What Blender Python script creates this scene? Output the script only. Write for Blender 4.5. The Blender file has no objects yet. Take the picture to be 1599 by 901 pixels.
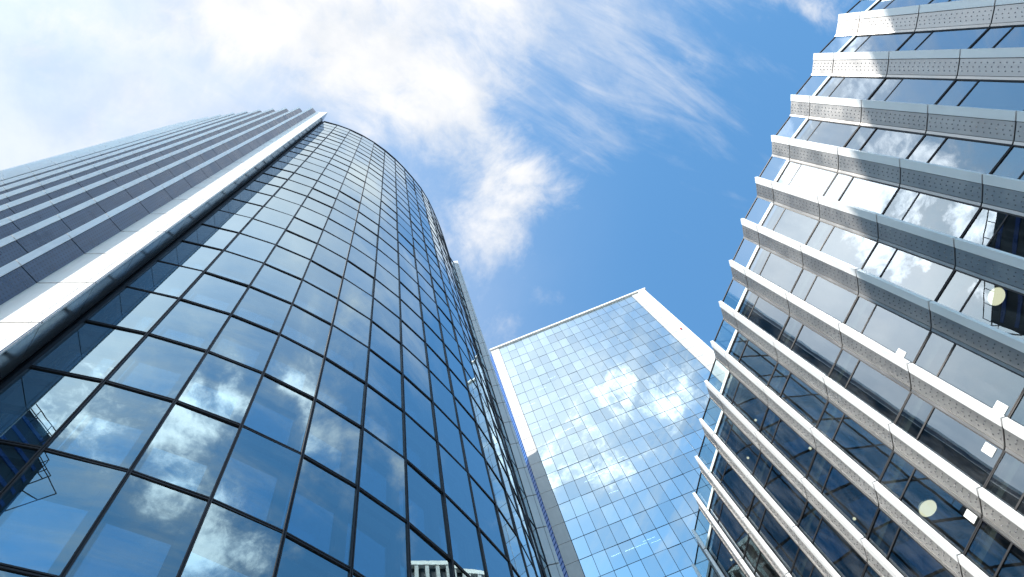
import bpy, bmesh, math, random
from mathutils import Vector, Matrix
random.seed(7)
SC = bpy.context.scene
COL = SC.collection
rad = math.radians
EYE = 1.6

# ------------------------------------------------------------------ camera
CR = Matrix(((0.99043512, 0.03572755, -0.13327349),
             (0.0, -0.96589498, -0.25893415),
             (-0.13797927, 0.25645748, -0.9566563)))
cam_d = bpy.data.cameras.new("camera")
cam_d.sensor_width = 36.0
cam_d.lens = 1300.0 / 1599.0 * 36.0
cam_d.clip_start = 0.1
cam_d.clip_end = 9000
cam = bpy.data.objects.new("camera", cam_d)
COL.objects.link(cam)
M4 = CR.to_4x4()
M4.translation = (0, 0, EYE)
cam.matrix_world = M4
SC.camera = cam
F_PX, PX, PY = 1300.0, 799.5, 450.5


def ray(x, y):                      # photo pixel -> world direction (used only to measure sizes)
    return CR @ Vector((x - PX, -(y - PY), -F_PX))


def to_px(p):
    c = CR.transposed() @ (Vector(p) - Vector((0, 0, EYE)))
    if c.z > -0.01:
        return None
    return (PX + F_PX * c.x / -c.z, PY - F_PX * c.y / -c.z)


# ------------------------------------------------------------------ sun and sky
SUN_EL = 45.0
SUN_AZ = 214.0                      # degrees from +X, anticlockwise
sd = Vector((math.cos(rad(SUN_AZ)) * math.cos(rad(SUN_EL)), math.sin(rad(SUN_AZ)) * math.cos(rad(SUN_EL)), math.sin(rad(SUN_EL))))
sl = bpy.data.lights.new("sun", 'SUN')
sl.energy = 5.0
sl.angle = rad(0.53)
sl.color = (1.0, 0.93, 0.84)
so = bpy.data.objects.new("sun", sl)
COL.objects.link(so)
so.rotation_euler = (-sd).to_track_quat('-Z', 'Y').to_euler()

SC.view_settings.view_transform = 'Standard'
SC.view_settings.look = 'None'
SC.view_settings.gamma = 1.0
SC.view_settings.exposure = 0.90
SC.view_settings.use_curve_mapping = False


class NT:
    """small node helper"""
    def __init__(self, tree):
        self.t = tree
        self.n = tree.nodes
        self.l = tree.links

    def node(self, typ, **kw):
        nd = self.n.new(typ)
        for k, v in kw.items():
            setattr(nd, k, v)
        return nd

    def put(self, sock, v):
        if hasattr(v, 'is_linked'):
            self.l.new(v, sock)
        else:
            sock.default_value = v

    def math(self, op, a, b=None, c=None, clamp=False):
        nd = self.node('ShaderNodeMath', operation=op, use_clamp=clamp)
        self.put(nd.inputs[0], a)
        if b is not None:
            self.put(nd.inputs[1], b)
        if c is not None:
            self.put(nd.inputs[2], c)
        return nd.outputs[0]

    def mapr(self, v, a, b, c=0.0, d=1.0, smooth=True):
        nd = self.node('ShaderNodeMapRange')
        nd.interpolation_type = 'SMOOTHSTEP' if smooth else 'LINEAR'
        nd.clamp = True
        self.put(nd.inputs[0], v)
        for i, x in enumerate((a, b, c, d)):
            self.put(nd.inputs[1 + i], x)
        return nd.outputs[0]

    def noise(self, vec, scale, detail=4, rough=0.55, dist=0.0, lac=2.0):
        nd = self.node('ShaderNodeTexNoise')
        self.put(nd.inputs['Vector'], vec)
        nd.inputs['Scale'].default_value = scale
        nd.inputs['Detail'].default_value = detail
        nd.inputs['Roughness'].default_value = rough
        nd.inputs['Lacunarity'].default_value = lac
        nd.inputs['Distortion'].default_value = dist
        return nd.outputs['Fac']

    def mapping(self, vec, loc=(0, 0, 0), rot=(0, 0, 0), scale=(1, 1, 1)):
        nd = self.node('ShaderNodeMapping')
        self.put(nd.inputs['Vector'], vec)
        nd.inputs['Location'].default_value = loc
        nd.inputs['Rotation'].default_value = rot
        nd.inputs['Scale'].default_value = scale
        return nd.outputs[0]

    def mixrgb(self, f, a, b, typ='MIX'):
        nd = self.node('ShaderNodeMix', data_type='RGBA', blend_type=typ)
        self.put(nd.inputs[0], f)
        self.put(nd.inputs[6], a)
        self.put(nd.inputs[7], b)
        return nd.outputs[2]


world = bpy.data.worlds.new("World")
SC.world = world
world.use_nodes = True
wt = NT(world.node_tree)
wt.n.clear()
sky = wt.node('ShaderNodeTexSky', sky_type='NISHITA')
sky.sun_disc = False
sky.sun_elevation = rad(SUN_EL)
sky.sun_rotation = rad(90.0 - SUN_AZ)
sky.altitude = 0
sky.air_density = 1.0
sky.dust_density = 0.6
sky.ozone_density = 2.0
tc = wt.node('ShaderNodeTexCoord')
sep = wt.node('ShaderNodeSeparateXYZ')
wt.l.new(tc.outputs['Generated'], sep.inputs[0])
zc = wt.math('MAXIMUM', sep.outputs[2], 0.06)
qx = wt.math('DIVIDE', sep.outputs[0], zc)
qy = wt.math('DIVIDE', sep.outputs[1], zc)
comb = wt.node('ShaderNodeCombineXYZ')
wt.l.new(qx, comb.inputs[0])
wt.l.new(qy, comb.inputs[1])
Q = comb.outputs[0]                  # position on a flat cloud layer, in units of its height
# domain warp
wn = wt.node('ShaderNodeTexNoise')
wt.l.new(Q, wn.inputs['Vector'])
wn.inputs['Scale'].default_value = 3.0
wn.inputs['Detail'].default_value = 3
vm = wt.node('ShaderNodeVectorMath', operation='MULTIPLY_ADD')
wt.l.new(wn.outputs['Color'], vm.inputs[0])
vm.inputs[1].default_value = (0.13, 0.13, 0)
wt.l.new(Q, vm.inputs[2])
QW = vm.outputs[0]


def blob(x, y, sx, sy, rot, amp):
    """soft elliptical cloud bank on the layer"""
    dx = wt.math('SUBTRACT', qx, x)
    dy = wt.math('SUBTRACT', qy, y)
    c, s = math.cos(rad(rot)), math.sin(rad(rot))
    u = wt.math('ADD', wt.math('MULTIPLY', dx, c / sx), wt.math('MULTIPLY', dy, s / sx))
    v = wt.math('ADD', wt.math('MULTIPLY', dx, -s / sy), wt.math('MULTIPLY', dy, c / sy))
    r2 = wt.math('ADD', wt.math('MULTIPLY', u, u), wt.math('MULTIPLY', v, v))
    e = wt.math('POWER', 2.718, wt.math('MULTIPLY', r2, -1.0))
    return wt.math('MULTIPLY', e, amp)


BLOBS = [(-0.10, -0.03, 0.13, 0.07, 10, 0.46), (0.00, 0.00, 0.13, 0.09, 35, 0.60), (0.115, 0.175, 0.070, 0.070, 20, 0.60), (0.18, 0.14, 0.06, 0.04, 30, 0.26), (-0.20, -0.05, 0.12, 0.04, 0, 0.30), (0.19, 0.29, 0.06, 0.02, 45, 0.18),
         (0.085, 0.075, 0.09, 0.06, 40, 0.42), (-0.32, 0.055, 0.07, 0.03, -10, 0.24), (-0.38, 0.00, 0.03, 0.02, 40, 0.22), (-0.43, 0.03, 0.05, 0.04, 0, 0.2),
         (0.495, -0.068, 0.060, 0.014, 24, 0.40), (-0.22, 0.02, 0.05, 0.02, 20, -0.2), (-0.36, 0.035, 0.035, 0.02, 0, -0.2),
         (0.10, -0.08, 0.14, 0.06, 20, 0.30), (0.30, 0.17, 0.12, 0.09, 0, -0.34), (0.45, 0.10, 0.09, 0.08, 0, -0.30), (0.36, 0.30, 0.2, 0.10, 0, -0.25),
         # banks behind the viewer, seen only as reflections
         (0.05, -0.54, 0.20, 0.08, 8, 0.28), (0.17, -0.46, 0.10, 0.07, 20, 0.56), (-0.08, -0.49, 0.12, 0.08, -10, 0.16), (0.37, -0.24, 0.09, 0.065, 20, 0.56),
         (0.48, -0.14, 0.07, 0.05, 30, 0.45), (0.42, -0.48, 0.14, 0.07, 40, 0.44), (0.24, -0.58, 0.06, 0.04, 20, 0.25), (0.30, -0.28, 0.05, 0.03, 20, 0.25), (-0.16, -0.36, 0.10, 0.05, 0, 0.16), (-0.44, -0.50, 0.28, 0.20, 20, 0.66), (-0.15, -0.60, 0.10, 0.07, 0, 0.16),
         (0.06, -0.66, 0.14, 0.04, 0, -0.2), (0.30, -0.36, 0.07, 0.06, 30, -0.15), (-0.14, -0.70, 0.10, 0.05, 0, -0.15), (0.12, -0.33, 0.05, 0.04, 0, -0.15),
         (0.60, -0.17, 0.06, 0.06, 0, -0.3), (0.36, -0.07, 0.03, 0.03, 0, -0.3), (-0.80, -0.25, 0.25, 0.15, 0, 0.1)]
acc = None
for b in BLOBS:
    v = blob(*b)
    acc = v if acc is None else wt.math('ADD', acc, v)
n1 = wt.noise(QW, 8.0, 12, 0.62, 0.30)
n0 = wt.noise(Q, 2.2, 3, 0.5, 0.0)
n4 = wt.noise(QW, 34.0, 7, 0.65, 0.4)


def combed(rot, along, across, detail, dist):
    c, s_ = math.cos(rad(rot)), math.sin(rad(rot))
    u = wt.math('ADD', wt.math('MULTIPLY', qx, c * along), wt.math('MULTIPLY', qy, s_ * along))
    v = wt.math('ADD', wt.math('MULTIPLY', qx, -s_ * across), wt.math('MULTIPLY', qy, c * across))
    cb = wt.node('ShaderNodeCombineXYZ')
    wt.l.new(u, cb.inputs[0])
    wt.l.new(v, cb.inputs[1])
    return wt.noise(cb.outputs[0], 1.0, detail, 0.62, dist)


n2 = combed(33, 3.0, 15.0, 8, 0.9)
n3 = combed(24, 6.0, 34.0, 6, 0.7)
dens = wt.math('ADD', wt.math('ADD', acc, wt.math('MULTIPLY', wt.math('SUBTRACT', n1, 0.5), 1.9)), wt.math('MULTIPLY', wt.math('SUBTRACT', n0, 0.5), 0.35))
dens = wt.math('ADD', dens, wt.math('MULTIPLY', wt.math('SUBTRACT', n4, 0.5), 0.55))
cum = wt.mapr(dens, 0.08, 0.90)
cmask = wt.math('ADD', blob(0.27, -0.01, 0.20, 0.11, 30, 0.27), wt.math('ADD', blob(-0.1, 0.0, 0.35, 0.12, 10, 0.20), blob(0.15, -0.55, 0.5, 0.40, 0, 0.32)))
comb2 = wt.math('ADD', wt.math('MULTIPLY', n2, 0.62), wt.math('MULTIPLY', n3, 0.38))
cir = wt.mapr(wt.math('ADD', wt.math('ADD', cmask, comb2), wt.math('MULTIPLY', wt.math('SUBTRACT', n1, 0.5), 0.35)), 0.62, 1.05, 0.0, 0.60)
# thin veil towards -X
veil = wt.mapr(qx, 0.34, -0.35, 0.0, 0.72)
veil = wt.math('MULTIPLY', veil, wt.mapr(qy, -0.35, -0.08, 0.15, 1.0))
veil = wt.math('MULTIPLY', veil, wt.mapr(n0, 0.35, 0.62, 0.55, 1.0))
veil = wt.math('ADD', veil, wt.math('ADD', blob(0.06, -0.20, 0.22, 0.12, 0, 0.55), wt.math('ADD', blob(-0.14, -0.44, 0.15, 0.17, 0, 0.50), blob(-0.62, -0.36, 0.45, 0.26, 15, 0.80))), clamp=True)
inv = wt.math('MULTIPLY', wt.math('SUBTRACT', 1.0, cum), wt.math('MULTIPLY', wt.math('SUBTRACT', 1.0, cir), wt.math('SUBTRACT', 1.0, veil)))
cloud = wt.math('SUBTRACT', 1.0, inv, clamp=True)
cloud = wt.math('MULTIPLY', cloud, wt.mapr(sep.outputs[2], 0.05, 0.25))
shade = wt.noise(QW, 9.0, 6, 0.6, 0.0)
ccol = wt.mixrgb(wt.mapr(shade, 0.3, 0.65), (0.86, 0.90, 0.96, 1), (1.06, 1.06, 1.07, 1))
tint = wt.mixrgb(1.0, sky.outputs[0], (0.75, 1.22, 1.31, 1), 'MULTIPLY')
bg_s = wt.node('ShaderNodeBackground')
wt.l.new(tint, bg_s.inputs[0])
bg_s.inputs[1].default_value = 0.135
bg_c = wt.node('ShaderNodeBackground')
wt.l.new(ccol, bg_c.inputs[0])
wt.put(bg_c.inputs[1], wt.math('ADD', 0.53, wt.math('MULTIPLY', wt.math('ADD', wt.mapr(qy, -0.14, -0.38, 0.0, 1.0), wt.math('MULTIPLY', wt.mapr(qx, -0.22, -0.65, 0.0, 1.6), wt.mapr(qy, 0.0, -0.20))), wt.math('MAXIMUM', wt.mapr(cum, 0.1, 0.8), wt.math('MULTIPLY', veil, 0.5)))))
mx = wt.node('ShaderNodeMixShader')
wt.l.new(cloud, mx.inputs[0])
wt.l.new(bg_s.outputs[0], mx.inputs[1])
wt.l.new(bg_c.outputs[0], mx.inputs[2])
wo = wt.node('ShaderNodeOutputWorld')
wt.l.new(mx.outputs[0], wo.inputs[0])


# ------------------------------------------------------------------ materials
def new_mat(name):
    m = bpy.data.materials.new(name)
    m.use_nodes = True
    t = NT(m.node_tree)
    t.n.clear()
    out = t.node('ShaderNodeOutputMaterial')
    return m, t, out


def paint(name, col, rough=0.5, metal=0.0, var=0.06, scale=0.8, dots=None, bump=0.0, spec=0.5):
    m, t, out = new_mat(name)
    p = t.node('ShaderNodeBsdfPrincipled')
    t.l.new(p.outputs[0], out.inputs[0])
    geo = t.node('ShaderNodeNewGeometry')
    tcn = t.node('ShaderNodeTexCoord')
    n = t.noise(tcn.outputs['Object'], scale, 5, 0.6)
    nn = t.noise(t.mapping(tcn.outputs['Object'], scale=(5, 5, 0.25)), 1.0, 4, 0.6)     # rain streaks
    f = t.math('ADD', t.math('MULTIPLY', n, 0.6), t.math('MULTIPLY', nn, 0.4))
    lo = tuple(c * (1 - var * 2.2) for c in col) + (1,)
    hi = tuple(min(1, c * (1 + var)) for c in col) + (1,)
    c = t.mixrgb(t.mapr(f, 0.3, 0.7), lo, hi)
    # each island (cladding panel) a touch different
    c = t.mixrgb(t.math('MULTIPLY', geo.outputs['Random Per Island'], var * 1.6), c, (col[0] * .7, col[1] * .7, col[2] * .72, 1))
    p.inputs['Roughness'].default_value = rough
    t.put(p.inputs['Roughness'], t.mapr(n, 0.2, 0.8, max(0.02, rough - 0.07), rough + 0.07))
    p.inputs['Metallic'].default_value = metal
    p.inputs['Specular IOR Level'].default_value = spec
    h = None
    if dots:
        uv = t.node('ShaderNodeUVMap')
        s = t.node('ShaderNodeSeparateXYZ')
        t.l.new(uv.outputs[0], s.inputs[0])
        pu, pv, r = dots
        row = t.math('FLOOR', t.math('DIVIDE', s.outputs[0], pu))
        fu = t.math('SUBTRACT', t.math('FRACT', t.math('DIVIDE', s.outputs[0], pu)), 0.5)
        fv = t.math('SUBTRACT', t.math('FRACT', t.math('ADD', t.math('DIVIDE', s.outputs[1], pv), t.math('MULTIPLY', row, 0.33))), 0.5)
        fu = t.math('MULTIPLY', fu, pu)
        fv = t.math('MULTIPLY', fv, pv)
        d = t.math('SQRT', t.math('ADD', t.math('MULTIPLY', fu, fu), t.math('MULTIPLY', fv, fv)))
        hole = t.mapr(d, r, r * 0.75)
        c = t.mixrgb(hole, c, (0.01, 0.011, 0.013, 1))
        t.put(p.inputs['Metallic'], t.math('MULTIPLY', t.math('SUBTRACT', 1.0, hole), metal))
    t.put(p.inputs['Base Color'], c)
    if bump:
        b = t.node('ShaderNodeBump')
        b.inputs['Strength'].default_value = bump
        b.inputs['Distance'].default_value = 0.02
        t.l.new(t.noise(tcn.outputs['Object'], 1.1, 2, 0.5), b.inputs['Height'])
        t.l.new(b.outputs[0], p.inputs['Normal'])
    return m


def glass(name, f0, refl, trans, wob=0.05, power=5.0, wscale=0.5, dusty=0.0):
    """solar glass: a coated reflection over tinted see-through"""
    m, t, out = new_mat(name)
    lw = t.node('ShaderNodeLayerWeight')
    lw.inputs['Blend'].default_value = 0.5
    tcn = t.node('ShaderNodeTexCoord')
    b = t.node('ShaderNodeBump')
    b.inputs['Strength'].default_value = wob
    b.inputs['Distance'].default_value = 0.02
    t.l.new(t.noise(tcn.outputs['Object'], wscale, 2, 0.45), b.inputs['Height'])
    fr = t.math('POWER', lw.outputs['Facing'], power)
    oi = t.node('ShaderNodeObjectInfo')
    gi = t.node('ShaderNodeNewGeometry')
    rnd = t.math('FRACT', t.math('ADD', oi.outputs['Random'], gi.outputs['Random Per Island']))
    fv = t.math('MULTIPLY', t.mapr(rnd, 0.0, 1.0, 0.88, 1.12, False), f0)
    fac = t.math('ADD', fv, t.math('MULTIPLY', fr, 1.0 - f0), clamp=True)
    g = t.node('ShaderNodeBsdfGlossy')
    g.inputs['Roughness'].default_value = 0.0
    gcol = t.mixrgb(fr, refl + (1,), (0.83, 0.93, 1.0, 1))
    t.put(g.inputs['Color'], gcol)
    t.l.new(b.outputs[0], g.inputs['Normal'])
    tr = t.node('ShaderNodeBsdfTransparent')
    tr.inputs['Color'].default_value = trans + (1,)
    mxs = t.node('ShaderNodeMixShader')
    t.put(mxs.inputs[0], fac)
    t.l.new(tr.outputs[0], mxs.inputs[1])
    t.l.new(g.outputs[0], mxs.inputs[2])
    sh = mxs.outputs[0]
    if dusty:
        df = t.node('ShaderNodeBsdfDiffuse')
        df.inputs['Color'].default_value = (0.6, 0.65, 0.68, 1)
        m2 = t.node('ShaderNodeMixShader')
        t.put(m2.inputs[0], t.mapr(t.noise(t.mapping(tcn.outputs['Object'], scale=(2, 2, .4)), 1.5, 5, 0.65), 0.35, 0.8, 0.0, dusty))
        t.l.new(sh, m2.inputs[1])
        t.l.new(df.outputs[0], m2.inputs[2])
        sh = m2.outputs[0]
    t.l.new(sh, out.inputs[0])
    return m


def glow(name, col, s):
    m, t, out = new_mat(name)
    e = t.node('ShaderNodeEmission')
    e.inputs[0].default_value = col + (1,)
    e.inputs[1].default_value = s
    t.l.new(e.outputs[0], out.inputs[0])
    return m


MT = dict(
    white=paint("white_panel", (0.74, 0.72, 0.69), 0.42, 0.0, 0.06),
    stonewhite=paint("pale_cladding", (0.44, 0.43, 0.42), 0.5, 0.0, 0.04),
    greywhite=paint("grey_white_panel", (0.50, 0.50, 0.50), 0.45, 0.0, 0.05),
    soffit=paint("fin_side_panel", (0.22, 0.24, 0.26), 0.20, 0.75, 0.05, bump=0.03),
    nose=paint("fin_edge", (0.74, 0.75, 0.76), 0.36, 0.0, 0.03),
    nosea=paint("fin_edge_metal", (0.84, 0.84, 0.84), 0.34, 0.0, 0.04),
    perf=paint("perforated_metal", (0.088, 0.118, 0.155), 0.30, 0.85, 0.20, dots=(0.115, 0.21, 0.036), bump=0.05),
    rivet=paint("studded_metal", (0.40, 0.39, 0.38), 0.42, 0.82, 0.08, bump=0.06),
    stud=paint("stud_metal", (0.30, 0.30, 0.31), 0.22, 0.6, 0.02),
    mull=paint("mullion_dark", (0.010, 0.012, 0.016), 0.5, 0.0, 0.05, spec=0.2),
    mullb=paint("mullion_blue_grey", (0.020, 0.035, 0.055), 0.5, 0.0, 0.05, spec=0.25),
    gap=paint("joint_black", (0.006, 0.006, 0.007), 0.6),
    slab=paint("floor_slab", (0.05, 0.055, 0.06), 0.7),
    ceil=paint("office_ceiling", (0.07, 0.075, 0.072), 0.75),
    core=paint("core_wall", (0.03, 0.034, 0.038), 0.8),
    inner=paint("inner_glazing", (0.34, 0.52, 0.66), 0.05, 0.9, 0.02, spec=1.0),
    gl_l=glass("glass_curved_tower", 0.18, (0.62, 0.92, 1.0), (0.40, 0.58, 0.66), 0.05, 2.2),
    gl_c=glass("glass_far_tower", 0.68, (0.78, 0.95, 1.0), (0.22, 0.34, 0.42), 0.12, 3.0, 0.35),
    gl_r=glass("glass_fin_building", 0.09, (0.84, 0.93, 1.0), (0.36, 0.42, 0.40), 0.10, 1.9, 0.6, 0.05),
    gl_p=glass("glass_parapet", 0.12, (0.9, 0.97, 1.0), (0.72, 0.86, 0.88), 0.03),
    roof=paint("roof_deck", (0.25, 0.25, 0.25), 0.8),
    blue=paint("blue_louvre", (0.02, 0.12, 0.38), 0.35, 0.3, 0.08),
    pale=paint("slab_edge_pale", (0.62, 0.72, 0.72), 0.4),
    dark=paint("dark_facade", (0.02, 0.022, 0.027), 0.4, 0.2, 0.1),
    bluel=paint("dark_blue_band", (0.02, 0.06, 0.25), 0.3, 0.2, 0.1),
    ground=paint("paving_stone", (0.30, 0.29, 0.28), 0.85, 0.0, 0.12, 0.3),
    paper=paint("paper", (0.8, 0.82, 0.8), 0.7),
    lampw=glow("lit_diffuser", (1.0, 0.90, 0.66), 1.25),
    tube=glow("lit_tube", (1.0, 0.98, 0.92), 3.0),
    redlamp=paint("red_lens", (0.45, 0.03, 0.02), 0.3),
    steel=paint("rail_steel", (0.06, 0.06, 0.065), 0.4, 0.6),
)


# ------------------------------------------------------------------ mesh builder
class MB:
    def __init__(self):
        self.v, self.f, self.u = [], [], []

    def poly(self, pts, uv=None):
        b = len(self.v)
        self.v += [tuple(p) for p in pts]
        self.f.append(tuple(range(b, b + len(pts))))
        self.u.append(uv if uv else [(0, 0)] * len(pts))

    def prism(self, plan, z0, z1, uvm=False):
        """vertical prism over a plan polygon [(x,y)..]; shared vertices so it reads as one island"""
        a = sum(plan[i][0] * plan[(i + 1) % len(plan)][1] - plan[(i + 1) % len(plan)][0] * plan[i][1] for i in range(len(plan)))
        if a < 0:
            plan = plan[::-1]
        n = len(plan)
        b = len(self.v)
        self.v += [(x, y, z0) for x, y in plan] + [(x, y, z1) for x, y in plan]
        self.f.append(tuple(b + i for i in range(n))[::-1])
        self.u.append([(0, 0)] * n)
        self.f.append(tuple(b + n + i for i in range(n)))
        self.u.append([(0, 0)] * n)
        for i in range(n):
            j = (i + 1) % n
            L = math.dist(plan[i], plan[j])
            self.f.append((b + i, b + j, b + n + j, b + n + i))
            self.u.append([(0, z0), (L, z0), (L, z1), (0, z1)])

    def wall(self, p, q, z0, z1, t0, t1):
        """upright slab along plan segment p-q; faces offset t0..t1 to the left of p->q"""
        p, q = Vector(p), Vector(q)
        d = (q - p).normalized()
        n = Vector((-d.y, d.x))
        self.prism([tuple(p + n * t0), tuple(q + n * t0), tuple(q + n * t1), tuple(p + n * t1)], z0, z1)

    def box(self, c, s):
        x, y, z = c
        a, b, h = s[0] / 2, s[1] / 2, s[2] / 2
        self.prism([(x - a, y - b), (x + a, y - b), (x + a, y + b), (x - a, y + b)], z - h, z + h)

    def bar(self, a, b, r=0.03, sides=6):
        a, b = Vector(a), Vector(b)
        d = (b - a).normalized()
        up = Vector((0, 0, 1)) if abs(d.z) < 0.9 else Vector((1, 0, 0))
        u = d.cross(up).normalized()
        w = d.cross(u)
        base = len(self.v)
        for e in (a, b):
            for i in range(sides):
                an = 2 * math.pi * i / sides
                self.v.append(tuple(e + u * r * math.cos(an) + w * r * math.sin(an)))
        for i in range(sides):
            j = (i + 1) % sides
            self.f.append((base + i, base + j, base + sides + j, base + sides + i))
            self.u.append([(0, 0)] * 4)
        self.f.append(tuple(base + i for i in range(sides))[::-1])
        self.u.append([(0, 0)] * sides)
        self.f.append(tuple(base + sides + i for i in range(sides)))
        self.u.append([(0, 0)] * sides)

    def stud(self, c, n, r=0.024, h=0.018, sides=6):
        c, n = Vector(c), Vector(n).normalized()
        up = Vector((0, 0, 1))
        u = n.cross(up).normalized()
        b = len(self.v)
        for k, (rr, hh) in enumerate(((r, -0.004), (r * 0.7, h))):
            for i in range(sides):
                an = 2 * math.pi * i / sides
                self.v.append(tuple(c + u * rr * math.cos(an) + up * rr * math.sin(an) + n * hh))
        for i in range(sides):
            j = (i + 1) % sides
            self.f.append((b + i, b + j, b + sides + j, b + sides + i))
            self.u.append([(0, 0)] * 4)
        self.f.append(tuple(b + sides + i for i in range(sides)))
        self.u.append([(0, 0)] * sides)

    def build(self, name, mat, parent=None):
        me = bpy.data.meshes.new(name)
        me.from_pydata(self.v, [], self.f)
        uvl = me.uv_layers.new(name="UVMap")
        k = 0
        for f in self.u:
            for c in f:
                uvl.data[k].uv = c
                k += 1
        me.materials.append(MT[mat])
        me.update()
        o = bpy.data.objects.new(name, me)
        COL.objects.link(o)
        if parent is not None:
            o.parent = parent
            if parent.type == 'EMPTY':
                o.matrix_parent_inverse = Matrix.Translation(-parent.location)
        return o


def thing(name, label, cat, loc, group=None):
    o = bpy.data.objects.new(name, None)
    o.empty_display_size = 1.0
    COL.objects.link(o)
    o.location = loc
    return tag(o, label, cat, group)


def tag(o, label=None, cat=None, group=None, kind=None):
    if label:
        o['label'] = label
    if cat:
        o['category'] = cat
    if group:
        o['group'] = group
    if kind:
        o['kind'] = kind
    return o


def px_area(pts):
    P = [to_px(p) for p in pts]
    if any(p is None for p in P):
        return 0
    P = [(min(1650, max(-50, x)), min(950, max(-50, y))) for x, y in P]
    return abs(sum(P[i][0] * P[(i + 1) % len(P)][1] - P[(i + 1) % len(P)][0] * P[i][1] for i in range(len(P)))) / 2


def ang(d):
    return Vector((math.cos(rad(d)), math.sin(rad(d))))


FL = 3.9

# ------------------------------------------------------------------ ground
g = MB()
g.prism([(-3000, -3000), (3000, -3000), (3000, 3000), (-3000, 3000)], -1.0, 0.0)
tag(g.build("ground", "ground"), kind="structure")

# ================================================================== curved glass tower (left)
HL = 115.6 + EYE
tower = thing("glass_tower", "tall curved blue glass tower with a white corner fin and ribbed grey flank", "tower", (-2.0, 16.0, 0))
heads = [16, 21, 26.5, 32, 37, 42, 47, 50.5, 53.3, 60, 66, 68.5, 71, 74.0, 74.6]
PM = [Vector((-9.2, 7.25))]
for hdg in heads:
    PM.append(PM[-1] + ang(hdg) * 1.77)
PEND = Vector((7.64, 27.15))
PM.append(PEND)
NC = len(PM) - 1
lev0 = 17.1 + EYE
levels = [lev0 + FL * k for k in range(-4, 26)]
levels = [0.3] + [z for z in levels if 1.0 < z < HL - 0.5] + [HL]


def offs(poly, t):
    """offset an open plan polyline to the left by t"""
    out = []
    for i, p in enumerate(poly):
        a = poly[max(0, i - 1)]
        b = poly[min(len(poly) - 1, i + 1)]
        d = (b - a).normalized()
        out.append(p + Vector((-d.y, d.x)) * t)
    return out


def ribbon(mb, poly, z0, z1, t0, t1):
    A, B = offs(poly, t0), offs(poly, t1)
    n = len(A)
    b = len(mb.v)
    for z in (z0, z1):
        mb.v += [(p.x, p.y, z) for p in A] + [(p.x, p.y, z) for p in B]
    for i in range(n - 1):
        a0, a1, c0, c1 = b + i, b + i + 1, b + n + i, b + n + i + 1
        T = 2 * n
        for f in ((a0, a1, a1 + T, a0 + T), (c1, c0, c0 + T, c1 + T), (a0, c0, c1, a1), (a0 + T, a1 + T, c1 + T, c0 + T)):
            mb.f.append(f)
            mb.u.append([(0, 0)] * 4)
    for i in (0, n - 1):
        mb.f.append((b + i, b + n + i, b + n + i + 2 * n, b + i + 2 * n))
        mb.u.append([(0, 0)] * 4)


# panes
cells = []
for j in range(NC):
    for k in range(len(levels) - 1):
        a, b = PM[j], PM[j + 1]
        d = (b - a).normalized()
        nrm = Vector((-d.y, d.x))
        a2, b2 = a + d * 0.02, b - d * 0.02
        z0, z1 = levels[k] + 0.03, levels[k + 1] - 0.03
        jit = [random.uniform(-0.011, 0.011) for _ in range(3)]
        pts = []
        for (p, z, sgn) in ((a2, z0, 0), (b2, z0, 1), (b2, z1, 2), (a2, z1, 3)):
            off = (jit[0], jit[0] + jit[1], jit[0] + jit[1] + jit[2], jit[0] + jit[2])[sgn]
            q2 = p + nrm * off
            pts.append((q2.x, q2.y, z))
        cells.append((px_area(pts), j, k, pts, a, d, nrm, z0, z1))
cells.sort(key=lambda c: -c[0])
rest = MB()
for i, (ar, j, k, pts, a, d, nrm, z0, z1) in enumerate(cells):
    if i < 100:
        m = MB()
        m.poly(pts)
        w = m.build("window", "gl_l", tower)
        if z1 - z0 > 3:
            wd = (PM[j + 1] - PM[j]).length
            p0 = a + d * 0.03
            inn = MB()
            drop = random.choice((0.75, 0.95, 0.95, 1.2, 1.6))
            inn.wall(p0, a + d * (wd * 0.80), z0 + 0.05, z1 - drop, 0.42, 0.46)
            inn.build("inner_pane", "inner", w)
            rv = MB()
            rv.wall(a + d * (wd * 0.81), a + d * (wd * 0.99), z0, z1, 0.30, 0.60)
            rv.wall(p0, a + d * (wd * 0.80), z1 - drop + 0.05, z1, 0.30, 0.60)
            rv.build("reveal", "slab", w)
    else:
        rest.poly(pts)
tag(rest.build("window", "gl_l", tower), kind="stuff")
for j in range(NC + 1):
    if j == 0:
        continue
    a = PM[j]
    d = ((PM[min(j + 1, NC)] - PM[j - 1])).normalized()
    m = MB()
    m.wall(a - d * 0.042, a - d * 0.010, 0.3, HL, -0.045, 0.10)
    m.wall(a + d * 0.010, a + d * 0.042, 0.3, HL, -0.045, 0.10)
    m.wall(a - d * 0.02, a + d * 0.02, 0.3, HL, -0.015, 0.09)
    m.build("mullion", "mull", tower)
for z in levels[1:-1]:
    m = MB()
    ribbon(m, PM, z - 0.065, z - 0.018, -0.032, 0.10)
    ribbon(m, PM, z + 0.018, z + 0.065, -0.032, 0.10)
    ribbon(m, PM, z - 0.020, z + 0.020, -0.010, 0.09)
    m.build("transom", "mull", tower)
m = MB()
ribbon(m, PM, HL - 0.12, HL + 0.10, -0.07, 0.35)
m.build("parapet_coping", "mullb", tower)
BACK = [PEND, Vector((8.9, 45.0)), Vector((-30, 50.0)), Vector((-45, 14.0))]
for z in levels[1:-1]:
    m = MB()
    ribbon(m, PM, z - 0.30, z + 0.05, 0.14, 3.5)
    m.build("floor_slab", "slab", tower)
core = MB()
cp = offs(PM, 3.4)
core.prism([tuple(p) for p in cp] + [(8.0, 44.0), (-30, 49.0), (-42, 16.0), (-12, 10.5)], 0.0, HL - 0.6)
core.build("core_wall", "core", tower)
rf = MB()
rp = offs(PM, 0.36)
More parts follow.
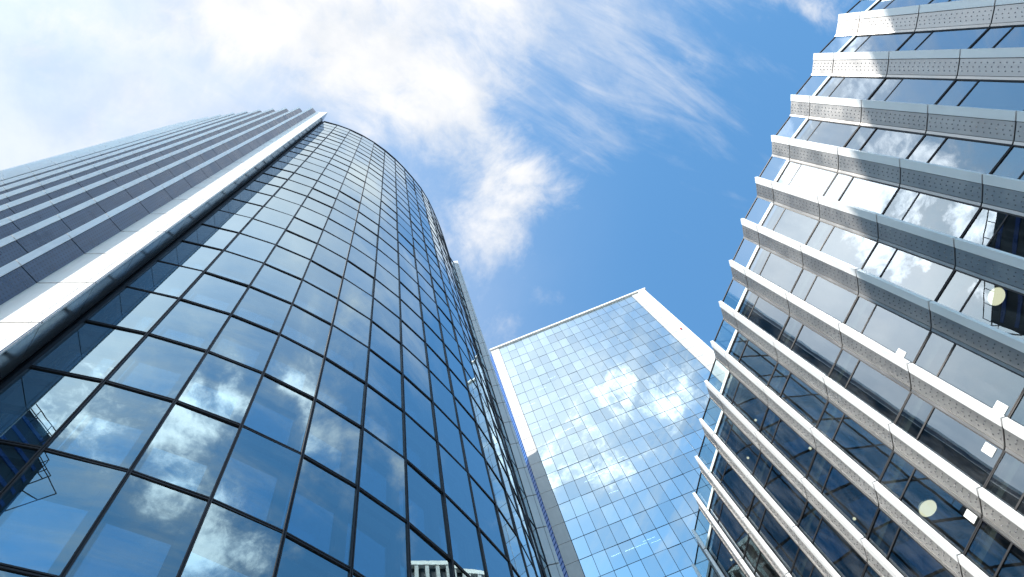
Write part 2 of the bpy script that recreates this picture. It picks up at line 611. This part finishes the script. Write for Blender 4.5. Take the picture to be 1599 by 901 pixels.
rf.prism([tuple(p) for p in rp] + [(8.7, 44.8), (-30, 49.8), (-43, 14.5), (-30, 9.2), (-10.2, 7.6)], HL - 0.5, HL - 0.3)
rf.build("roof", "roof", tower)

# end fin at the right edge of the curved glass
az0, az1 = 74.32, 72.88
E0 = ang(az0) * 28.2
E1 = ang(az1) * 28.3
m = MB()
zs = [0.0] + [lev0 + FL * k for k in range(-4, 26) if lev0 + FL * k > 1] + [HL + 0.9]
for i in range(len(zs) - 1):
    d = (E1 - E0).normalized()
    mid = E0 + d * ((E1 - E0).length * 0.72)
    m.wall(E0 + d * 0.005, mid - d * 0.012, zs[i] + 0.05, zs[i + 1] - 0.05, 0.0, 0.05)
    m.wall(mid + d * 0.012, E1, zs[i] + 0.05, zs[i + 1] - 0.05, 0.0, 0.05)
fin_o = m.build("end_fin", "greywhite", tower)
m = MB()
b_ = MB()
b_.wall(E0 + d * 0.01, E1 - d * 0.01, 0, HL + 0.85, 0.052, 0.09)
b_.build("backing", "gap", fin_o)
m.wall(E0, E1, 0, HL + 0.85, 0.092, 0.5)
m.prism([tuple(E1), tuple(E0 + Vector((0, .5))), (8.2, 45.0), (8.9, 45.0)], 0, HL - 0.3)
m.build("end_wall", "stonewhite", tower)

# big white corner fin
HF = 117.0 + EYE
A0, A1 = Vector((-10.40, 6.06)), Vector((-8.76, 6.11))
B0 = Vector((-9.46, 7.22))
zs = [0.2] + [lev0 + FL * k for k in range(-4, 26) if lev0 + FL * k > 1] + [HF]
fin = MB()
fin.prism([(A0.x, A0.y + .05), (A1.x - .05, A1.y + .05), (B0.x - 0.04, B0.y), (B0.x - 0.3, B0.y + 0.6), (-10.45, 7.8)], 0.2, HF - 0.02)
fin_c = fin.build("corner_fin", "gap", tower)
fp = MB()
ds = (A1 - A0).normalized()
seam = A0 + ds * ((A1 - A0).length * 0.83)
for i in range(len(zs) - 1):
    fp.wall(A0, seam - ds * 0.012, zs[i] + 0.042, zs[i + 1] - 0.042, 0.0, 0.045)
    fp.wall(seam + ds * 0.012, A1, zs[i] + 0.042, zs[i + 1] - 0.042, 0.0, 0.045)
fp.build("face_panel", "white", fin_c)
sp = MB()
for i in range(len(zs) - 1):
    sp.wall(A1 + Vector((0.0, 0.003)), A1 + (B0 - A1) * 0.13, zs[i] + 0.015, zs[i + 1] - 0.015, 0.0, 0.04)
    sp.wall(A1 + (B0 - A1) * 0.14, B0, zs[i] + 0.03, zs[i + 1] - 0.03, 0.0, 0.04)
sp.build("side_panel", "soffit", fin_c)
jm = MB()
jm.wall(B0 + Vector((-.02, 0.02)), PM[0] + Vector((-0.05, -0.01)), 0.3, HL + .2, 0.02, 0.2)
jm.wall(PM[0] + Vector((-0.06, -0.02)), PM[0] + Vector((0.03, 0.01)), 0.3, HL, -0.07, 0.1)
jm.build("edge_frame", "mull", tower)

# ribbed flank: repeated upright fins
tips = [(-10.85, 5.37), (-12.57, 5.375), (-14.29, 5.43), (-16.0, 5.525), (-17.72, 5.655), (-19.42, 5.84), (-21.12, 6.05), (-22.81, 6.29), (-24.5, 6.57), (-26.18, 6.90), (-27.85, 7.27), (-29.5, 7.68), (-31.1, 8.15)]
tips = [Vector(t) for t in tips]
inner_pts = []
for k, T in enumerate(tips):
    dv = ang(54.5 - 1.3 * k)
    I = T + dv * 0.84
    inner_pts.append(I)
    b = MB()
    nrm = Vector((-dv.y, dv.x))
    b.wall(T + dv * 0.02, I, 0.2, HF - 0.03, 0.05, 0.16)
    fo = b.build("fin", "gap", tower)
    s = MB()
    p = MB()
    for i in range(len(zs) - 1):
        s.wall(T, T + dv * 0.215, zs[i] + 0.032, zs[i + 1] - 0.032, -0.02, 0.18)
        p.wall(T + dv * 0.235, I, zs[i] + 0.03, zs[i + 1] - 0.03, 0.0, 0.05)
    s.build("edge_strip", "nosea", fo)
    p.build("perforated_panel", "perf", fo)
for k in range(len(tips) - 1):
    a = inner_pts[k + 1]
    b = tips[k] + Vector((0.05, 0.35))
    m = MB()
    m.poly([(b.x, b.y, 0.3), (a.x, a.y, 0.3), (a.x, a.y, HL), (b.x, b.y, HL)])
    m.build("glazing_band", "gl_l", tower)
m = MB()
m.prism([tuple(p + Vector((0.0, 1.2))) for p in inner_pts[::-1]] + [(-9.9, 8.3), (-11, 11), (-40, 17)], 0.0, HL - 0.62)
m.build("flank_wall", "core", tower)

# ================================================================== far tower (centre)
HC = 147.6 + EYE
ft = thing("glass_tower", "flat glass tower in the middle with white edge strips and straight roof line", "tower", (30, 48, 0))
L0 = Vector((0.1110986, 0.35032165)) * 147.6
GL0 = Vector((0.12205572, 0.34817104)) * 147.6
GR0 = Vector((0.29307549, 0.28529741)) * 147.6
dfc = (GR0 - GL0).normalized()
L0 = GL0 - dfc * 1.62
R0 = GR0 + dfc * 2.2
nin = Vector((-dfc.y, dfc.x))
CW = (GR0 - GL0).length / 18
rows = [HC - 0.25 - FL * k for k in range(0, 39)]
rows = [z for z in rows if z > 0.5] + [0.3]
cells = []
for j in range(18):
    for k in range(len(rows) - 1):
        a, b = GL0 + dfc * (CW * j + 0.015), GL0 + dfc * (CW * (j + 1) - 0.015)
        z1, z0 = rows[k] - 0.02, rows[k + 1] + 0.02
        jt = [random.uniform(-0.008, 0.008) for _ in range(3)]
        of = (jt[0], jt[0] + jt[1], jt[0] + jt[1] + jt[2], jt[0] + jt[2])
        pts = [(p.x + nin.x * o, p.y + nin.y * o, z) for p, z, o in ((a, z0, of[0]), (b, z0, of[1]), (b, z1, of[2]), (a, z1, of[3]))]
        cells.append((px_area(pts), pts))
cells.sort(key=lambda c: -c[0])
rest = MB()
for i, (ar, pts) in enumerate(cells):
    if i < 100:
        m = MB()
        m.poly(pts)
        m.build("window", "gl_c", ft)
    else:
        rest.poly(pts)
tag(rest.build("window", "gl_c", ft), kind="stuff")
for j in range(19):
    a = GL0 + dfc * (CW * j)
    m = MB()
    m.wall(a - dfc * 0.026, a + dfc * 0.026, 0.3, HC - 0.25, -0.014, 0.06)
    m.build("mullion", "mullb", ft)
for k, z in enumerate(rows[1:-1]):
    m = MB()
    m.wall(GL0, GR0, z - 0.045, z + 0.045, -0.010, 0.06)
    m.build("transom", "mullb", ft)
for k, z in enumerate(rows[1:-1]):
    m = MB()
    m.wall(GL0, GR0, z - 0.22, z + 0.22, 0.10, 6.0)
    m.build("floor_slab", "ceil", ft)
m = MB()
c0, c1 = L0 - dfc * 0.1, R0 + dfc * 0.9
for i in range(11):
    m.wall(c0.lerp(c1, i / 11) + dfc * 0.02, c0.lerp(c1, (i + 1) / 11) - dfc * 0.02, HC - 0.22, HC + 0.30, -0.28, 0.6)
m.build("parapet_coping", "white", ft)
m = MB()
for k in range(len(rows) - 1):
    m.wall(L0, GL0 - dfc * 0.05, rows[k + 1] + 0.04, rows[k] - 0.04, -0.02, 0.05)
m.build("edge_strip", "stonewhite", ft)
m = MB()
for k in range(len(rows) - 1):
    m.wall(GR0 + dfc * 0.05, R0 - dfc * 0.75, rows[k + 1] + 0.04, rows[k] - 0.04, -0.02, 0.05)
m.build("edge_strip", "stonewhite", ft)
m = MB()
for k in range(len(rows) - 1):
    m.wall(R0 - dfc * 0.74, R0 + dfc * 0.55, rows[k + 1] + 0.03, rows[k] - 0.03, -0.25, 0.6)
m.build("edge_fin", "white", ft)
m = MB()
ca = L0 + nin * 6.0
cb = R0 + nin * 6.0
m.prism([tuple(L0 + nin * 0.06), tuple(GL0 + nin * 0.06 - dfc * 0.02), tuple(GL0 + nin * 6), tuple(GR0 + nin * 6), tuple(GR0 + nin * 0.06 + dfc * 0.02), tuple(R0 + nin * 0.06), tuple(R0 + nin * 24), tuple(L0 + nin * 24)], 0, HC - 0.4)
m.build("core_wall", "core", ft)
# blue slatted side wing
w0 = L0 - dfc * 0.02 + nin * 0.15
w1 = w0 - dfc * 4.0 + nin * 4.0
m = MB()
m.prism([tuple(w0 + nin * .1), tuple(w0 + nin * 12), tuple(w1 + nin * 12), tuple(w1 + nin * .1)], 0, HC - 1.2)
side = m.build("side_wing", "blue", ft)
m = MB()
z = 1.0
while z < HC - 1.4:
    m.wall(w1, w0, z, z + 0.75, -0.04, 0.1)
    z += 0.975
m.build("louvre_slats", "blue", side)

# strip lights showing through the far tower's glass
spots = [(846, 607), (830, 631), (862, 590), (906, 600), (878, 620), (860, 657), (838, 668), (896, 634), (892, 668), (912, 656), (925, 670), (884, 672), (900, 690), (932, 742), (952, 735), (920, 750), (940, 738), (918, 728),
         (983, 858), (1003, 850), (962, 866), (1013, 842), (996, 853), (1024, 845), (958, 768), (968, 715), (956, 700)]
for i, (x, y) in enumerate(spots):
    r = ray(x, y)
    # where the sight line crosses a plane 1.2 m behind the glass
    P0 = GL0 + nin * 1.2
    t = (P0.dot(nin)) / (r.x * nin.x + r.y * nin.y)
    z = EYE + r.z * t
    zz = min(rows, key=lambda q: abs((q - 0.35) - z)) - 0.30
    t = (zz - EYE) / r.z
    p = Vector((r.x * t, r.y * t))
    L = random.choice((0.55, 0.62, 0.7))
    b = MB()
    b.wall(p - dfc * L, p + dfc * L, zz - 0.03, zz + 0.0, -0.03, 0.03)
    o = b.build("ceiling_light", "tube")
    tag(o, "slim white strip light glowing behind the glass of the middle tower", "light", "strip lights inside the middle tower")

# ================================================================== fin building (right)
HR = 34.4 + EYE
fb = thing("fin_building", "low building with projecting white studded fins between sloping rows of glass", "building", (26, 12, 0))
Ntip = {1: (0.5402, -0.0600), 2: (0.5123, -0.0143), 3: (0.4871, 0.0349), 4: (0.4656, 0.0843), 5: (0.4483, 0.1362), 6: (0.4335, 0.1891), 7: (0.4216, 0.2432), 8: (0.4114, 0.2980),
        9: (0.4037, 0.3525), 10: (0.3988, 0.4081), 11: (0.3947, 0.4630), 12: (0.3920, 0.5183), 13: (0.3921, 0.5742), 14: (0.3936, 0.6319), 15: (0.3968, 0.6875)}
N = {k: Vector(v) * 34.4 for k, v in Ntip.items()}
N[0] = N[1] * 2 - N[2] + Vector((0.08, 0.10))
N[-1] = N[0] * 2 - N[1] + Vector((0.08, 0.10))
N[-2] = N[-1] * 2 - N[0] + Vector((0.08, 0.10))
for k in range(16, 20):
    N[k] = N[k - 1] * 2 - N[k - 2] + Vector((0.035, 0.0))
KS = sorted(N)
JZ = [HR - 0.44 * FL - FL * k for k in range(0, 9)]
JZ = [z for z in JZ if z > 0.4]
fz = [HR] + JZ + [0.2]
fin_of = {}
VANG = {1: 95, 2: 91.5, 3: 87.5, 4: 83.5, 5: 79.5, 6: 77.5, 7: 75, 8: 72.5, 9: 71, 10: 69.5}
for k in KS:
    vd = ang(VANG.get(k, 95 + 3.5 * (1 - k) if k < 1 else 69.5 - 1.3 * (k - 10)))
    W = 0.90
    P = N[k] + vd * W
    nin_f = Vector((vd.y, -vd.x))            # into the building
    fin_of[k] = (P, vd, nin_f)
    visible = -1 <= k <= 15
    b = MB()
    b.prism([tuple(N[k] + vd * 0.02 + nin_f * 0.05), tuple(P + nin_f * 0.05), tuple(P + nin_f * 0.12), tuple(N[k] + vd * 0.1 + nin_f * 0.16)], 0.2, HR - 0.02)
    fo = b.build("fin", "gap", fb)
    s, p, tm, st = MB(), MB(), MB(), MB()
    for i in range(len(fz) - 1):
        z1, z0 = fz[i] - 0.032, fz[i + 1] + 0.032
        # the edge piece is cranked a little towards the street
        e0 = N[k]
        e1 = N[k] + vd * 0.27 + nin_f * 0.012
        s.prism([tuple(e0), tuple(e1), tuple(e1 + nin_f * 0.06), tuple(e0 + nin_f * 0.15 + vd * 0.05), tuple(e0 + nin_f * 0.13)], z0, z1)
        q0, q1 = N[k] + vd * 0.292 + nin_f * 0.03, N[k] + vd * 0.80 + nin_f * 0.03
        p.prism([tuple(q0), tuple(q1), tuple(q1 + nin_f * 0.05), tuple(q0 + nin_f * 0.05)], z0, z1)
        r0, r1 = N[k] + vd * 0.815 + nin_f * 0.02, P
        tm.prism([tuple(r0), tuple(r1), tuple(r1 + nin_f * 0.05), tuple(r0 + nin_f * 0.05)], z0, z1)
        if visible and z1 > 3:
            nn = max(1, int((z1 - z0) / 0.26))
            for c in range(3):
                for q in range(nn):
                    u = 0.41 + 0.125 * c
                    zz = z0 + 0.13 + (z1 - z0 - 0.26) * (q / max(1, nn - 1)) + (0.06 if c % 2 else 0) - 0.03
                    pt = N[k] + vd * u + nin_f * 0.03
                    st.stud((pt.x, pt.y, zz), (-nin_f.x, -nin_f.y, 0))
    s.build("edge_strip", "nose", fo)
    pp = p.build("studded_panel", "rivet", fo)
    if st.v:
        tag(st.build("stud", "stud", pp), kind="stuff")
    tm.build("base_trim", "rivet", fo)
# glass between fins
cells = []
BND = []
for k in KS[:-1]:
    P, vd, nf = fin_of[k]
    G = P + nf * 0.03 + vd * 0.02
    hd = ang(130.0 - 2.55 * (k - 1))
    ginw = Vector((hd.y, -hd.x))
    Eb = N[k + 1] + ginw * 0.20
    hd = (Eb - G).normalized()
    ginw = Vector((hd.y, -hd.x))
    BND.append((k, G, Eb, hd, ginw))
    for i in range(len(JZ)):
        z1 = JZ[i] - 0.035
        z0 = (JZ[i + 1] if i + 1 < len(JZ) else 0.3) + 0.035
        zm = z1 - 1.05
        quads = []
        for (a, b) in ((zm + 0.03, z1), (z0, zm - 0.03)):
            if b - a < 0.2:
                continue
            jt = [random.uniform(-0.007, 0.007) for _ in range(3)]
            of = (jt[0], jt[0] + jt[1], jt[0] + jt[1] + jt[2], jt[0] + jt[2])
            quads.append([(p.x + ginw.x * o, p.y + ginw.y * o, z) for p, z, o in ((G, a, of[0]), (Eb, a, of[1]), (Eb, b, of[2]), (G, b, of[3]))])
        cells.append((sum(px_area(q) for q in quads), k, i, quads, G, Eb, hd, ginw, z0, z1, zm))
cells.sort(key=lambda c: -c[0])
rest = MB()
restf = MB()
for i, (ar, k, fi, quads, G, Eb, hd, gi, z0, z1, zm) in enumerate(cells):
    fr = MB()
    for zz, hh in ((zm, 0.03),):
        fr.wall(G, Eb, zz - hh, zz + hh, -0.06, 0.02)
    fr.wall(G, Eb, z1 - 0.006, z1 + 0.028, -0.06, 0.025)
    fr.wall(G, Eb, z1 + 0.042, z1 + 0.076, -0.06, 0.025)
    fr.wall(G + hd * 0.002, G + hd * 0.04, z0 - 0.03, z1 + 0.076, -0.02, 0.03)
    fr.wall(Eb - hd * 0.04, Eb - hd * 0.002, z0 - 0.03, z1 + 0.076, -0.02, 0.03)
    if i < 100:
        m = MB()
        for q in quads:
            m.poly(q)
        w = m.build("window", "gl_r", fb)
        fr.build("frame", "mull", w)
    else:
        for q in quads:
            rest.poly(q)
        b = len(restf.v)
        restf.v += fr.v
        restf.f += [tuple(x + b for x in f) for f in fr.f]
        restf.u += fr.u
ro = tag(rest.build("window", "gl_r", fb), kind="stuff")
restf.build("frame", "mull", ro)
for (k, G, Eb, hd, gi) in BND:
    m = MB()
    m.poly([(G.x, G.y, JZ[0] + 0.30), (Eb.x, Eb.y, JZ[0] + 0.30), (Eb.x, Eb.y, HR - 0.05), (G.x, G.y, HR - 0.05)])
    pg = m.build("parapet_glass", "gl_p", fb)
    m = MB()
    m.wall(G, Eb, JZ[0] + 0.07, JZ[0] + 0.29, -0.05, 0.0)
    m.build("sill", "pale", pg)
    m = MB()
    m.wall(G, Eb, HR - 0.05, HR + 0.01, -0.03, 0.02)
    m.build("rail", "mull", pg)
    # hidden return from glass to the back of the next fin
    m = MB()
    nx = N[k + 1]
    m.wall(Eb, nx + gi * 0.05, 0.3, HR - 0.05, -0.01, 0.01)
    m.build("return_panel", "nose", fb)
saw = []
for (k, G, Eb, hd, gi) in BND:
    saw += [G + gi * 0.16 + hd * 0.05, Eb + gi * 0.16]
for i, z in enumerate(JZ):
    m = MB()
    m.prism([tuple(p) for p in saw] + [(33, saw[-1].y + 2), (33, saw[0].y)], z - 0.42, z - 0.05)
    m.build("floor_slab" if i else "roof", "ceil", fb)
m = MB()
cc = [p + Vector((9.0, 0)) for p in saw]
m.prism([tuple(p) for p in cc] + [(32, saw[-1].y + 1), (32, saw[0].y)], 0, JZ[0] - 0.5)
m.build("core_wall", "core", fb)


# ------------------------------------------------------------------ things seen through the right-hand glass
def on_glass(x, y, back):
    """point 'back' metres behind the glass band that the sight line meets first"""
    r = ray(x, y)
    best = None
    for (k, G, Eb, hd, gi) in BND:
        den = r.x * gi.x + r.y * gi.y
        if abs(den) < 1e-6:
            continue
        t = (G + gi * back).dot(gi) / den
        if t <= 0:
            continue
        p = Vector((r.x * t, r.y * t))
        s = (p - G).dot(hd)
        L = (Eb - G).length
        if -0.05 - back < s < L + 0.05 and (best is None or t < best[0]):
            best = (t, p, EYE + r.z * t, k)
    return best


def disc_lamp(x, y, back, label):
    b = on_glass(x, y, back)
    t, p, z, k = b
    zc = max([q for q in JZ if q - 0.42 > z - 0.3] or [z + 0.5], key=lambda q: -q) - 0.42
    dist = math.sqrt(p.x ** 2 + p.y ** 2 + (z - EYE) ** 2)
    R = 12.6 * dist / 1300.0 * 1.06
    root = thing("pendant_lamp", label, "lamp", (p.x, p.y, z), "round pendant lamps behind the finned glass")
    m = MB()
    n = 40
    m.prism([(p.x + R * math.cos(2 * math.pi * i / n), p.y + R * math.sin(2 * math.pi * i / n)) for i in range(n)], z + 0.01, z + 0.05)
    m.build("shade", "paper", root)
    m = MB()
    m.prism([(p.x + R * .93 * math.cos(2 * math.pi * i / n), p.y + R * .93 * math.sin(2 * math.pi * i / n)) for i in range(n)], z - 0.012, z + 0.008)
    m.build("diffuser", "lampw", root)
    m = MB()
    m.bar((p.x, p.y, z + 0.05), (p.x, p.y, max(zc, z + 0.1)), 0.012)
    m.build("cord", "steel", root)


disc_lamp(1449, 794, 1.0, "round cream lamp hanging behind the dark glass low in the fin building")
disc_lamp(1556, 463, 0.6, "round white lamp behind pale reflecting glass, partly cut off by a fin above")

spots = [(1143.7, 616.5), (1130, 673), (1180, 656), (1224, 702), (1168, 715), (1216, 768), (1158, 880), (1142, 874), (1334, 810), (1265, 700)]
for (x, y) in spots:
    b = on_glass(x, y, 0.8)
    if not b:
        continue
    t, p, z, k = b
    m = MB()
    n = 10
    m.prism([(p.x + 0.05 * math.cos(2 * math.pi * i / n), p.y + 0.05 * math.sin(2 * math.pi * i / n)) for i in range(n)], z - 0.03, z + 0.03)
    tag(m.build("ceiling_spotlight", "lampw"), "tiny warm spotlight behind the dark lower glass of the fin building", "light", "small spotlights in the fin building")
for (x, y, lab) in ((1406, 553, "small white paper stuck on the glass near the round white lamp"), (1544, 702, "white paper square on the bright glass above the round cream lamp"),
                    (1516, 805, "small pale paper stuck in the dark window corner right of the round cream lamp"), (1562, 637, "white paper sheet at the corner of a bright pane by the photo's right edge")):
    b = on_glass(x, y, -0.012)
    if not b:
        continue
    t, p, z, k = b
    kk = [q for q in BND if q[0] == k][0]
    m = MB()
    m.wall(p - kk[3] * 0.13, p + kk[3] * 0.13, z - 0.2, z + 0.2, -0.004, 0.004)
    tag(m.build("paper_notice", "paper"), lab, "paper")

# ================================================================== dark office block behind the viewer (seen in reflections, shades the fins)
ob = thing("office_block", "dark office block with blue bands mirrored low in the curved glass tower", "building", (-20, -32, 0))
BC = Vector((-22.7, -17.7))          # front corner
bu = ang(-31.3)                      # along the front
bv = Vector((bu.y, -bu.x))           # to the back
BL, BD, bh = 17.0, 28.0, 71.0


def bp(u, v):
    p = BC + bu * u + bv * v
    return (p.x, p.y)


m = MB()
m.prism([bp(0, 0), bp(BL, 0), bp(BL, BD), bp(0, BD)], 0, bh)
m.build("wall", "dark", ob)
m = MB()
z = 3.0
while z < bh - 1:
    m.wall(bp(BL - 0.4, 0), bp(0.4, 0), z, z + 0.5, -0.06, 0.02)
    m.wall(bp(BL, BD - 0.4), bp(BL, 0.4), z, z + 0.5, -0.06, 0.02)
    z += 1.95
m.build("blue_band", "bluel", ob)
m = MB()
for i in range(12):
    u = BL * i / 11
    a, b, c = bp(u, 0), bp(u, -0.7), bp(u, -1.6)
    m.bar((*a, bh), (*a, bh + 1.2), 0.04)
    m.bar((*a, bh - 1.2), (*b, bh - 1.0), 0.05)
    if i % 3 == 0:
        m.bar((*a, bh - 4.2), (*c, bh - 3.0), 0.06)
    a, b, c = bp(BL, BD * i / 11), bp(BL + 0.7, BD * i / 11), bp(BL + 1.6, BD * i / 11)
    m.bar((*a, bh), (*a, bh + 1.2), 0.04)
    m.bar((*a, bh - 1.2), (*b, bh - 1.0), 0.05)
    if i % 3 == 0:
        m.bar((*a, bh - 4.2), (*c, bh - 3.0), 0.06)
for (o, z) in ((0.0, 1.2), (0.7, -1.0), (1.6, -3.0)):
    m.bar((*bp(0, -o), bh + z), (*bp(BL + o, -o), bh + z), 0.05)
    m.bar((*bp(BL + o, -o), bh + z), (*bp(BL + o, BD), bh + z), 0.05)
m.build("railing", "steel", ob)

# ================================================================== white framed tower beyond the fin building (seen mirrored at the foot of the curved glass)
wf = thing("framed_tower", "white framed tower mirrored in a pane at the foot of the curved glass tower", "tower", (48, 24, 0))
fx, fy0, fy1, fh = 40.0, 15.1, 33.0, 81.6 + EYE
m = MB()
m.prism([(fx + 0.5, fy0 + 0.1), (fx + 15, fy0 + 0.1), (fx + 15, fy1 - 0.1), (fx + 0.5, fy1 - 0.1)], 0, fh - 0.4)
m.build("wall", "dark", wf)
y = fy0
while y < fy1:
    m = MB()
    m.box((fx + 0.2, y + 0.2, fh / 2 - 0.45), (0.4, 0.4, fh - 0.9))
    m.build("column", "stonewhite", wf)
    y += 1.15
m = MB()
m.box((fx + 0.2, (fy0 + fy1) / 2, fh - 0.4), (0.5, fy1 - fy0 + 0.6, 0.75))
m.build("parapet", "white", wf)
z = fh - 4.6
bandm = MB()
while z > 1:
    bandm.box((fx + 0.42, (fy0 + fy1) / 2, z), (0.14, fy1 - fy0, 0.4))
    z -= 3.9
bandm.build("floor_band", "stonewhite", wf)

# small red obstruction lamp on the far tower's edge fin
r = ray(1063.5, 513.5)
t = ((R0 - nin * 0.30).dot(nin)) / (r.x * nin.x + r.y * nin.y)
m = MB()
m.prism([(r.x * t + 0.16 * math.cos(i * 0.785), r.y * t + 0.16 * math.sin(i * 0.785)) for i in range(8)], EYE + r.z * t - 0.25, EYE + r.z * t + 0.25)
tag(m.build("warning_light", "redlamp"), "tiny red warning light on the white right edge of the middle tower", "light")
